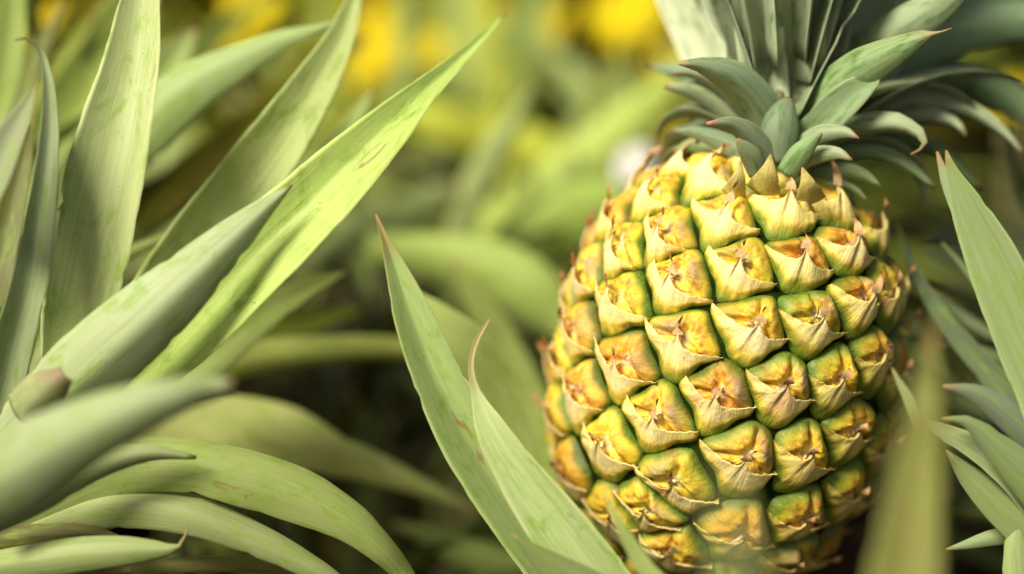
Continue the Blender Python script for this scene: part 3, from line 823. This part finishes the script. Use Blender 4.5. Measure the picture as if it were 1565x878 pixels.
# further leaves of the same plant, behind
A([(0, 380, 70, .84), (60, 260, 108, .84), (130, 140, 108, .85), (190, 30, 80, .86), (230, -60, 40, .87)], col=(.44, .52, .20), cup=.4, mat=M_BACK)
A([(60, 420, 90, .82), (130, 300, 130, .82), (190, 200, 110, .83), (250, 110, 60, .84), (300, 40, 10, .85)], col=(.40, .47, .19), cup=.4)
A([(150, 300, 60, .78), (220, 195, 92, .775), (290, 132, 78, .772), (365, 92, 54, .77), (430, 62, 36, .768), (480, 46, 18, .766), (520, 32, 3, .765)], col=(.34, .43, .20), cup=-.35, roll=-12, tip_len=.03)
A([(160, 480, 60, .86), (250, 330, 90, .86), (350, 230, 80, .87), (450, 150, 50, .88), (560, 60, 10, .90)], col=(.22, .19, .03), cup=.4, mat=M_BACK)
A([(190, 430, 60, .90), (290, 290, 84, .90), (400, 190, 80, .91), (490, 90, 50, .92), (560, 10, 8, .93)], col=(.34, .34, .05), cup=.4, mat=M_BACK)
A([(180, 470, 40, .80), (230, 400, 62, .80), (330, 300, 50, .81), (420, 220, 10, .82)], col=(.30, .23, .04), cup=.4, mat=M_BACK)
A([(-20, 200, 50, .80), (5, 110, 56, .80), (18, 20, 48, .80), (25, -60, 20, .8)], col=(.36, .45, .14), cup=.3)

# ================================================================== middle plant
mb = P(940, 1010, .74)
pm = empty('pineapple_plant', (mb.x, mb.y, 0), 'low pineapple plant whose long pointed leaves lean left of the fruit', 'plant', 'pineapple plants around the fruit')
v, f = tube([np.array((mb.x, mb.y + .01, -.02)), np.array((mb.x, mb.y + .01, mb.z - .03)), np.array((mb.x, mb.y, mb.z + .02))], [.028, .026, .012])
mesh_obj('stem', v, f, M_STEM, pm)
A = lambda pts, **kw: leaf(pm, pts, **kw)
A([(930, 960, 110, .72), (850, 860, 120, .716), (775, 762, 112, .712), (715, 672, 98, .709), (668, 585, 80, .706), (630, 490, 64, .704), (602, 405, 32, .703), (586, 360, 12, .702), (574, 328, 3, .702)], col=(.38, .48, .21), cup=[.65, .7, .7], power=1.1, roll=10, margin=1.15, redge=.04, tip_len=.10, tip=(.46, .30, .10))
A([(960, 940, 90, .70), (905, 868, 92, .698), (845, 790, 88, .697), (790, 716, 68, .697), (752, 656, 50, .698), (728, 600, 16, .70), (720, 560, 9, .70), (728, 522, 8, .70), (748, 488, 4, .70)], col=(.42, .50, .26), cup=.65, power=1.2, roll=-8, margin=1.2, tip_len=.24, tip=(.52, .34, .17))
A([(880, 860, 70, .775), (825, 740, 90, .775), (780, 640, 94, .775), (720, 540, 76, .775), (670, 485, 44, .775), (620, 440, 5, .775)], col=(.42, .50, .18), cup=.35)
A([(880, 800, 70, .84), (820, 660, 76, .85), (780, 560, 62, .86), (735, 470, 44, .87), (690, 400, 6, .88)], col=(.34, .40, .14), cup=.35, mat=M_BACK)
A([(1040, 960, 44, .668), (1005, 895, 32, .664), (972, 845, 24, .662), (944, 796, 13, .66), (924, 752, 2, .66)], col=(.42, .48, .20), cup=.4, tip_len=.06)
A([(960, 950, 84, .68), (900, 905, 72, .678), (845, 868, 48, .678), (808, 838, 22, .678), (780, 814, 2, .678)], col=(.22, .27, .11), cup=-.3, tip_len=.05)
A([(900, 900, 50, .84), (780, 870, 56, .84), (680, 830, 44, .85), (600, 800, 8, .86)], col=(.26, .32, .12), cup=-.4, mat=M_BACK)

# ================================================================== leaves very near the lens
pf_ = P(1330, 1500, .55)
pf = empty('pineapple_plant', (pf_.x, pf_.y, 0), 'blurred near plant with two upright leaves crossing the lower fruit', 'plant', 'pineapple plants around the fruit')
v, f = tube([np.array((pf_.x, pf_.y, -.02)), np.array((pf_.x, pf_.y, .12))], [.02, .012])
mesh_obj('stem', v, f, M_STEM, pf)
A = lambda pts, **kw: leaf(pf, pts, **kw)
A([(1320, 1350, 100, .565), (1360, 1080, 130, .545), (1378, 900, 122, .545), (1390, 790, 98, .545), (1402, 690, 68, .545), (1414, 600, 40, .545), (1422, 530, 18, .565), (1426, 490, 4, .565)], col=(.26, .25, .08), cup=.3, power=1.1, roll=10, tip_len=.08)
A([(1240, 1350, 40, .40), (1150, 1060, 44, .40), (1128, 900, 38, .40), (1114, 800, 28, .40), (1104, 730, 14, .40), (1100, 700, 4, .40)], col=(.40, .42, .20), cup=.3, tip_len=.05)

# ================================================================== right plant
rbp = P(1700, 900, .76)
pr = empty('pineapple_plant', (rbp.x, rbp.y, 0), 'pineapple plant with narrow grey green leaves coming in from the right edge', 'plant', 'pineapple plants around the fruit')
v, f = tube([np.array((rbp.x, rbp.y, -.02)), np.array((rbp.x, rbp.y, rbp.z)), np.array((rbp.x, rbp.y, rbp.z + .03))], [.03, .026, .012])
mesh_obj('stem', v, f, M_STEM, pr)
A = lambda pts, **kw: leaf(pr, pts, **kw)
A([(1680, 800, 110, .70), (1610, 600, 112, .70), (1560, 490, 100, .70), (1515, 388, 78, .70), (1480, 315, 52, .70), (1456, 262, 20, .70), (1446, 230, 3, .70)], col=(0.295, 0.377, 0.189), cup=.4, power=1.1, roll=-8, redge=.12, margin=1.15, tip_len=.04)
A([(1650, 760, 60, .715), (1590, 600, 62, .715), (1528, 460, 46, .715), (1480, 350, 30, .715), (1448, 280, 20, .718), (1432, 232, 4, .72)], col=(0.271, 0.344, 0.221), cup=.3)
A([(1700, 820, 70, .74), (1600, 670, 50, .745), (1530, 590, 42, .75), (1455, 505, 30, .755), (1405, 430, 18, .76), (1370, 340, 4, .77)], col=(0.123, 0.164, 0.090), cup=.4)
A([(1700, 860, 70, .80), (1560, 640, 60, .80), (1470, 560, 40, .81), (1400, 480, 6, .82)], col=(0.197, 0.197, 0.066), cup=.4, mat=M_BACK)
A([(1700, 880, 70, .73), (1610, 700, 58, .73), (1540, 635, 46, .73), (1490, 602, 30, .73), (1440, 590, 5, .73)], col=(0.197, 0.230, 0.189), cup=-.4)
A([(1440, 690, 10, .70), (1402, 655, 12, .68), (1388, 610, 16, .68), (1372, 580, 8, .68), (1363, 562, 2, .68)], col=(0.344, 0.394, 0.213), cup=.3)
A([(1700, 880, 70, .71), (1600, 795, 60, .705), (1545, 735, 46, .70), (1490, 688, 40, .70), (1440, 662, 26, .70), (1405, 640, 5, .70)], col=(0.377, 0.410, 0.262), cup=.5, roll=20, tip_len=.06)
A([(1700, 860, 80, .69), (1600, 760, 74, .69), (1540, 700, 52, .69), (1480, 646, 20, .69), (1440, 640, 3, .69)], col=(0.213, 0.271, 0.139), cup=-.4, redge=.1)
A([(1720, 920, 90, .70), (1600, 822, 80, .70), (1530, 768, 58, .70), (1480, 724, 34, .70), (1446, 688, 3, .70)], col=(0.246, 0.295, 0.139), cup=-.4, roll=15)
A([(1720, 880, 40, .71), (1600, 816, 30, .71), (1520, 822, 26, .71), (1480, 832, 16, .71), (1446, 840, 3, .71)], col=(0.279, 0.344, 0.197), cup=-.4)
A([(1640, 1000, 50, .70), (1560, 900, 44, .70), (1552, 830, 34, .70), (1562, 780, 8, .70)], col=(0.361, 0.443, 0.213), cup=-.3)
A([(1700, 900, 40, .80), (1560, 790, 44, .80), (1440, 780, 30, .81), (1380, 800, 5, .82)], col=(0.164, 0.197, 0.082), cup=-.3, mat=M_BACK)

# ================================================================== plants behind, each leaf of the blurred bands placed
bb1 = P(760, 420, 1.08)
pb = empty('pineapple_plant', (bb1.x, bb1.y, 0), 'blurred plant between the bright leaves and the fruit, leaves crossing', 'plant', 'pineapple plants around the fruit')
v, f = tube([np.array((bb1.x, bb1.y, -.02)), np.array((bb1.x, bb1.y, .12)), np.array(bb1)], [.03, .026, .012])
mesh_obj('stem', v, f, M_STEM, pb)
A = lambda pts, **kw: leaf(pb, pts, mat=M_BACK, **kw)
A([(560, 130, 20, 1.15), (640, 175, 54, 1.13), (740, 205, 66, 1.12), (850, 238, 66, 1.11), (960, 290, 40, 1.1)], col=(.58, .60, .08), cup=-.3)
A([(700, 400, 60, 1.06), (790, 325, 76, 1.05), (880, 262, 84, 1.05), (960, 195, 76, 1.05), (1030, 120, 40, 1.06), (1070, 70, 5, 1.07)], col=(.50, .58, .22), cup=-.3)
A([(700, 400, 40, .98), (708, 330, 50, .98), (745, 250, 48, .98), (782, 190, 30, .98), (815, 130, 4, .98)], col=(.44, .50, .30), cup=-.3)
A([(440, 420, 10, .96), (520, 370, 50, .96), (610, 330, 62, .97), (700, 290, 40, .98)], col=(.36, .41, .26), cup=-.3)
A([(720, 430, 60, 1.0), (820, 350, 90, 1.0), (900, 320, 96, 1.0), (980, 300, 60, 1.0)], col=(.36, .46, .14), cup=-.3)
A([(560, 380, 50, .92), (650, 388, 62, .92), (740, 405, 84, .915), (810, 440, 90, .91), (860, 490, 66, .91), (900, 560, 20, .91)], col=(.40, .48, .20), cup=-.4)
A([(640, 400, 60, .97), (740, 470, 60, .97), (800, 560, 50, .98), (840, 680, 8, .99)], col=(.28, .33, .15), cup=-.4)
A([(700, 420, 50, 1.2), (700, 280, 70, 1.22), (760, 150, 84, 1.25), (810, 20, 60, 1.28), (840, -60, 10, 1.3)], col=(.34, .42, .16), cup=.3)
A([(690, 200, 50, 1.3), (700, 60, 74, 1.32), (705, -60, 50, 1.33)], col=(.44, .50, .20), cup=.3)
A([(860, 420, 60, 1.2), (880, 260, 70, 1.22), (930, 150, 60, 1.24), (980, 60, 8, 1.26)], col=(.42, .46, .12), cup=.3)


rr = random.Random(12)
for q in range(46):      # narrow overlapping blades of the same plant, out of focus
    x0, y0 = rr.uniform(430, 900), rr.uniform(430, 700); an = R(rr.choice([rr.uniform(95, 175), rr.uniform(20, 85), rr.uniform(180, 235), rr.uniform(-50, 10)]))
    ln_, w_, d_ = rr.uniform(180, 420), rr.uniform(22, 50), rr.uniform(.92, 1.2); bend = rr.uniform(-.5, .5)
    pts = []
    for f in (0, .3, .6, .85, 1):
        a2 = an + bend * f
        pts.append((x0 + math.cos(a2) * ln_ * f, y0 - math.sin(a2) * ln_ * f, w_ * (.6, 1, .85, .45, .1)[(0, .3, .6, .85, 1).index(f)], d_ + .05 * f))
    lowk = 1.0 if y0 < 480 else .15  # lower blades get a darker colour, painting in the shade of the gap
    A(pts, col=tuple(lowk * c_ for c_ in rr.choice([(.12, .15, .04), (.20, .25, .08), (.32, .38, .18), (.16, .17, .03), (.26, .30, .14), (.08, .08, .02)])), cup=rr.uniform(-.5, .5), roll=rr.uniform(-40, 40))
for q in range(44):      # pale blades further back along the top
    x0, y0 = rr.uniform(230, 1080), rr.uniform(180, 440); an = R(rr.choice([rr.uniform(40, 75), rr.uniform(60, 125), rr.uniform(-10, 35)]))
    ln_, w_, d_ = rr.uniform(200, 420), rr.uniform(20, 46), rr.uniform(1.0, 1.35); bend = rr.uniform(-.4, .4)
    pts = []
    for f in (0, .3, .6, .85, 1):
        a2 = an + bend * f
        pts.append((x0 + math.cos(a2) * ln_ * f, y0 - math.sin(a2) * ln_ * f, w_ * (.6, 1, .85, .45, .1)[(0, .3, .6, .85, 1).index(f)], d_ + .08 * f))
    A(pts, col=rr.choice([(.46, .52, .22), (.34, .40, .20), (.50, .52, .10), (.22, .24, .05), (.40, .46, .28)]), cup=rr.uniform(-.5, .5), roll=rr.uniform(-40, 20))
for q in range(30):
    x0, y0 = rr.uniform(1560, 1720), rr.uniform(420, 900); an = R(rr.uniform(105, 190))
    ln_, w_, d_ = rr.uniform(180, 380), rr.uniform(10, 34), rr.uniform(.78, 1.0); bend = rr.uniform(-.3, .5)
    pts = []
    for f in (0, .3, .6, .85, 1):
        a2 = an + bend * f
        pts.append((x0 + math.cos(a2) * ln_ * f, y0 - math.sin(a2) * ln_ * f, w_ * (.6, 1, .85, .45, .1)[(0, .3, .6, .85, 1).index(f)], d_))
    leaf(pr, pts, mat=M_BACK, col=rr.choice([(.10, .13, .05), (.16, .20, .09), (.22, .27, .16), (.14, .13, .04)]), cup=rr.uniform(-.5, .5), roll=rr.uniform(-40, 40))
for q in range(34):
    x0, y0 = rr.uniform(-60, 200), rr.uniform(200, 640); an = R(rr.uniform(20, 95))
    ln_, w_, d_ = rr.uniform(200, 440), rr.uniform(20, 54), rr.uniform(.82, 1.05); bend = rr.uniform(-.4, .3)
    pts = []
    for f in (0, .3, .6, .85, 1):
        a2 = an + bend * f
        pts.append((x0 + math.cos(a2) * ln_ * f, y0 - math.sin(a2) * ln_ * f, w_ * (.6, 1, .85, .45, .1)[(0, .3, .6, .85, 1).index(f)], d_))
    leaf(pl, pts, mat=M_BACK, col=rr.choice([(.12, .13, .03), (.22, .27, .08), (.34, .42, .16), (.18, .16, .02), (.30, .30, .05)]), cup=rr.uniform(-.5, .5), roll=rr.uniform(-40, 40))
for q in range(16):      # thin dull strands beside the fruit
    x0, y0 = rr.uniform(1560, 1660), rr.uniform(380, 900); an = R(rr.uniform(112, 150))
    ln_, w_, d_ = rr.uniform(120, 240), rr.uniform(7, 18), rr.uniform(.75, .88); bend = rr.uniform(-.5, .6)
    pts = []
    for f in (0, .3, .6, .85, 1):
        a2 = an + bend * f
        pts.append((x0 + math.cos(a2) * ln_ * f, y0 - math.sin(a2) * ln_ * f, w_ * (.6, 1, .85, .45, .1)[(0, .3, .6, .85, 1).index(f)], d_))
    leaf(pr, pts, col=rr.choice([(.26, .30, .20), (.18, .22, .12), (.22, .26, .18), (.14, .16, .08)]), cup=rr.uniform(.3, .8), roll=rr.uniform(-40, 40), tip_len=.04)
for q in range(16):      # slim leaves stacked among the broad ones at the left
    x0, y0 = rr.uniform(-60, 60), rr.uniform(520, 760); an = R(rr.choice([rr.uniform(55, 88), rr.uniform(28, 60)]))
    ln_, w_, d_ = rr.uniform(260, 560), rr.uniform(26, 50), rr.uniform(.755, .86); bend = rr.uniform(-.35, .2)
    pts = []
    for f in (0, .3, .6, .85, 1):
        a2 = an + bend * f
        pts.append((x0 + math.cos(a2) * ln_ * f, y0 - math.sin(a2) * ln_ * f, w_ * (.6, 1, .85, .45, .1)[(0, .3, .6, .85, 1).index(f)], d_))
    leaf(pl, pts, col=rr.choice([(.36, .42, .20), (.28, .34, .16), (.44, .50, .22), (.22, .24, .08)]), cup=rr.uniform(.3, .8) * rr.choice([-1, 1]), roll=rr.uniform(-30, 20), tip_len=rr.uniform(.02, .10))
for q in range(22):      # low ones at the bottom, shade put into their dark colours
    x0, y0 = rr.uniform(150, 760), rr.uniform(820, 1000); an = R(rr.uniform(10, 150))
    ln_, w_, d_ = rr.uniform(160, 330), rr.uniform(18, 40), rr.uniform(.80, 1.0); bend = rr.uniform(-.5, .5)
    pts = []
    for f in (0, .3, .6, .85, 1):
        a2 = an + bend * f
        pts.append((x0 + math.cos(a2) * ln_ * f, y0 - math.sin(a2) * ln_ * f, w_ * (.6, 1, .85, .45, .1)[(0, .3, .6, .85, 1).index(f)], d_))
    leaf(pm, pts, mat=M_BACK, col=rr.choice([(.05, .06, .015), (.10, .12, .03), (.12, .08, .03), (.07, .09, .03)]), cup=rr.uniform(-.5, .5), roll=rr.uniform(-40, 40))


def rosette(x, y, h, n, ln, label, seed, col, mat=M_BACK, group='pineapple plants in the rows behind'):
    r = random.Random(seed)
    e = empty('pineapple_plant', (x, y, 0), label, 'plant', group)
    v, f = tube([(x, y, -.02), (x, y, h * .6), (x, y, h)], [.03, .028, .012])
    mesh_obj('stem', v, f, M_STEM, e)
    for i in range(n):
        f_ = i / n
        c = np.array(col) * r.uniform(.75, 1.25)
        arch_leaf(e, (x, y, h * (.95 - .5 * f_)), i * GA + seed, R(82 - 62 * f_ + r.uniform(-6, 6)), ln * r.uniform(.75, 1.1), .036 * r.uniform(.8, 1.1), r.uniform(.8, 1.6), mat, c, n=14, nx=7, seed=seed * 50 + i, tip_len=.04)
    return e


ROWS = [
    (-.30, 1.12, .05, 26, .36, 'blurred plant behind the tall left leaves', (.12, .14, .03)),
    (.02, 1.30, .05, 24, .30, 'blurred low plant in the dark gap left of the fruit', (.02, .025, .006)),  # leaf colour cut to near black to stand in for shade in the gap
    (.34, 1.22, .05, 24, .30, 'dark plant behind the right side of the fruit', (.07, .09, .02)),
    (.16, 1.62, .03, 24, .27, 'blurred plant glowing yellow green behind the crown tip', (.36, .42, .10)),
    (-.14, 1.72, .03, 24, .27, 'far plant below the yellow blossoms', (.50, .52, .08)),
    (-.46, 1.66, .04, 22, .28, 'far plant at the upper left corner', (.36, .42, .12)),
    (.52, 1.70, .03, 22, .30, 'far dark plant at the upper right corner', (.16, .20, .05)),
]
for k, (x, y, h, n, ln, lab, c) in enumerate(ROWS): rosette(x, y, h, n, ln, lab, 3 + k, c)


# ================================================================== yellow blossoms, shrubs
def leaf_cloud(cx, cy, cz, rx, ry, rz, n, size, r):
    V = []; F = []
    for i in range(n):
        while True:
            p = np.array([r.uniform(-1, 1) for _ in range(3)])
            q = np.linalg.norm(p)
            if .35 < q < 1 + .15 * math.sin(p[0] * 7 + p[2] * 5): break
        c = np.array((cx + p[0] * rx, cy + p[1] * ry, cz + p[2] * rz))
        a = np.array([r.gauss(0, 1) for _ in range(3)]); a /= np.linalg.norm(a)
        b = np.cross(a, [r.gauss(0, 1) for _ in range(3)]); b /= np.linalg.norm(b)
        s = size * r.uniform(.6, 1.3); k = len(V)
        nn = np.cross(a, b)
        V += [c - a * s, c - a * s * .2 + b * s * .38 + nn * s * .1, c + a * s, c - a * s * .2 - b * s * .38 + nn * s * .1, ]
        F += [(k, k + 1, k + 2), (k, k + 2, k + 3)]
    return np.array(V), F


def shrub(x, y, z, rx, ry, rz, n, size, mat, label, seed):
    r = random.Random(seed)
    e = empty('shrub', (x, y, 0), label, 'shrub', 'shrubs behind the plants')
    v, f = tube([(x, y, -.02), (x + .02, y, z * .6), (x, y, z)], [.03, .022, .01])
    mesh_obj('trunk', v, f, M_STEM, e)
    v, f = leaf_cloud(x, y, z, rx, ry, rz, n, size, r)
    o = mesh_obj('crown', v, f, mat, e)
    return e


shrub(-.75, 2.6, .42, .42, .28, .42, 2600, .055, M_YFOL, 'yellow green shrub behind the upper left leaves', 1)
shrub(-.12, 2.7, .42, .42, .28, .42, 2600, .055, M_YFOL, 'yellow green shrub behind the top middle', 2)
shrub(.42, 2.6, .45, .36, .28, .45, 2400, .055, M_YFOL, 'bright yellow green shrub left of the crown', 3)
shrub(1.0, 2.5, .42, .42, .30, .44, 2600, .055, M_DFOL, 'dark olive shrub behind the crown at the right', 4)
shrub(-1.35, 2.8, .45, .42, .3, .5, 1600, .06, M_DFOL, 'dark olive shrub at the far left', 5)
for i in range(4):
    shrub(-1.5 + i * 1.0, 3.6, .7, .62, .35, .75, 2200, .08, M_DFOL, ['tall olive bush at the far left of the back row', 'tall olive bush behind the middle shrub', 'tall olive bush behind the crown', 'tall olive bush at the far right of the back row'][i], 20 + i)


def blossom(x, y, d, size, label, mat=M_YELLOW, petals=7, seed=0, name='yellow_blossom', cat='flower', group='yellow blossoms behind the leaves'):
    """an open flower of broad petals round a domed middle, on a stalk"""
    r = random.Random(seed)
    c = np.array(P(x, y, d))
    e = empty(name, (c[0], c[1], 0), label, cat, group)
    s = size * d / PPM / 2
    toc = np.array(CAM) - c; toc /= np.linalg.norm(toc)
    up_ = toc * .7 + np.array((-.7 + r.uniform(-.3, .3), 0, .6)); up_ /= np.linalg.norm(up_)
    a = np.cross(up_, (1, .2, 0)); a /= np.linalg.norm(a); b = np.cross(up_, a)
    for i in range(petals):
        an = 2 * math.pi * i / petals + r.uniform(-.1, .1)
        dr = math.cos(an) * a + math.sin(an) * b; tn = np.cross(up_, dr)
        V = []; F = []
        for q in range(7):
            f = q / 6; w = s * .42 * math.sin(math.pi * min(1, .12 + f * .86)) ** .7
            for g in (-1, -.4, .4, 1):
                V.append(c + dr * s * (.12 + .9 * f) + tn * w * g + up_ * s * (.18 * f - .25 * f * f + .06 * abs(g)))
        for q in range(6):
            for g in range(3): k = q * 4 + g; F.append((k, k + 1, k + 5, k + 4))
        mesh_obj('petal', V, F, mat, e)
    V, F = tube([c - up_ * s * .05, c + up_ * s * .1, c + up_ * s * .16], [s * .2, s * .18, s * .06], 10)
    mesh_obj('flower_centre', V, F, mat, e)
    V, F = tube([(c[0], c[1] + .02, -.01), (c[0] + .01, c[1] + .02, c[2] * .6), c - up_ * s * .05], [.005, .004, .003], 8)
    mesh_obj('stalk', V, F, M_STEM, e)
    return e


for k, (x, y, d, s, lab) in enumerate([
    (580, 100, 1.75, 92, 'bright yellow blossom between the two tall leaf tips'),
    (572, 40, 1.95, 70, 'yellow blossom above the brightest one between the tall tips'),
    (385, 10, 1.7, 84, 'orange yellow blossom at the top above the pointed green leaf'),
    (350, 60, 1.9, 60, 'smaller yellow blossom left of the pointed green tip'),
    (65, 25, 1.6, 70, 'yellow blossom at the upper left corner between upright leaves'),
    (960, 20, 1.8, 110, 'large bright yellow blossom left of the crown at the top'),
    (880, 40, 2.0, 90, 'yellow blossom left of the large bright one'),
    (1010, 75, 2.1, 84, 'yellow blossom just left of the crown leaves'),
    (655, 85, 1.9, 66, 'pale yellow blossom behind the tip of the bright leaf'),
    (830, 60, 2.1, 80, 'yellow blossom at the top middle'),
    (1020, 190, 1.9, 60, 'yellow blossom beside the foot of the crown'),
    (740, 30, 2.1, 60, 'yellow blossom right of the longest leaf tip'),
    (1545, 150, 1.9, 50, 'dull yellow blossom at the right under the crown leaves')]):
    blossom(x, y, d * .66, s * 1.22, lab, seed=k)
blossom(966, 250, .99, 76, 'white blossom behind the left shoulder of the fruit', M_WHITE, 6, 40, 'white_blossom', 'flower', 'small pale flowers')
blossom(1450, 378, 1.15, 42, 'small blue flower right of the fruit', M_BLUE, 5, 41, 'blue_flower', 'flower', 'small pale flowers')

# ================================================================== ground
V = []; F = []
nx_, ny_ = 90, 90
xs = np.sinh(np.linspace(-4.5, 4.5, nx_)) / math.sinh(4.5) * 60; ys = .9 + np.sinh(np.linspace(-4.5, 4.5, ny_)) / math.sinh(4.5) * 60
for y in ys:
    for x in xs:
        V.append((x, y, .012 * math.sin(x * 9 + math.sin(y * 7)) * math.cos(y * 8) - .012))
for i in range(ny_ - 1):
    for j in range(nx_ - 1):
        a = i * nx_ + j; F.append((a, a + 1, a + nx_ + 1, a + nx_))
g = mesh_obj('ground', V, F, M_SOIL, origin=(0, 0, 0)); tag(g, 'dark soil under the plants', None, None, 'structure')
del_ = None
r = random.Random(5); V = []; F = []
for i in range(260):
    x, y = r.uniform(-.8, .9), r.uniform(.6, 2.4); a = r.uniform(0, 6.28); l = r.uniform(.02, .07); w = r.uniform(.003, .009); k = len(V)
    dx, dy = math.cos(a), math.sin(a); z = r.uniform(0, .012)
    V += [(x - dx * l, y - dy * l, z), (x + dy * w, y - dx * w, z + .008), (x + dx * l, y + dy * l, z + r.uniform(0, .02)), (x - dy * w, y + dx * w, z + .008)]
    F += [(k, k + 1, k + 2), (k, k + 2, k + 3)]
lt = mesh_obj('leaf_litter', V, F, M_DRY, origin=(0, 1, 0)); tag(lt, 'dry brown fallen leaf scraps on the soil', 'leaf litter', None, 'stuff')

# ================================================================== light
w = bpy.data.worlds.new('World'); scn.world = w; w.use_nodes = True
nt_ = w.node_tree; nt_.nodes.clear()
sky = nt_.nodes.new('ShaderNodeTexSky'); sky.sky_type = 'NISHITA'; sky.sun_disc = False
SUN_EL, SUN_AZ = R(45), R(-140)       # azimuth from the view direction, negative = left... measured clockwise from +Y
sky.sun_elevation = SUN_EL; sky.sun_rotation = SUN_AZ; sky.dust_density = 3.0; sky.air_density = .8
hs = nt_.nodes.new('ShaderNodeMix'); hs.data_type = 'RGBA'; hs.blend_type = 'MULTIPLY'; hs.inputs[0].default_value = 1
hs.inputs[7].default_value = (1.22, 1.08, .86, 1)
bg = nt_.nodes.new('ShaderNodeBackground'); bg.inputs[1].default_value = .085
wo = nt_.nodes.new('ShaderNodeOutputWorld')
nt_.links.new(sky.outputs[0], hs.inputs[6]); nt_.links.new(hs.outputs[2], bg.inputs[0]); nt_.links.new(bg.outputs[0], wo.inputs[0])
sd = bpy.data.lights.new('sun', 'SUN'); sd.energy = 5.0; sd.angle = R(18); sd.color = (1, .95, .84)
so = bpy.data.objects.new('sun', sd); COL.objects.link(so)
sv_ = Vector((math.sin(SUN_AZ) * math.cos(SUN_EL), math.cos(SUN_AZ) * math.cos(SUN_EL), math.sin(SUN_EL)))
so.rotation_euler = (-sv_).to_track_quat('-Z', 'Y').to_euler(); so.location = sv_ * 5

scn.view_settings.view_transform = 'Standard'; scn.view_settings.look = 'None'
scn.view_settings.exposure = 0; scn.view_settings.gamma = 1
scn.render.engine = 'CYCLES'
scn.cycles.use_denoising = True
scn.cycles.max_bounces = 8; scn.cycles.sample_clamp_indirect = 6
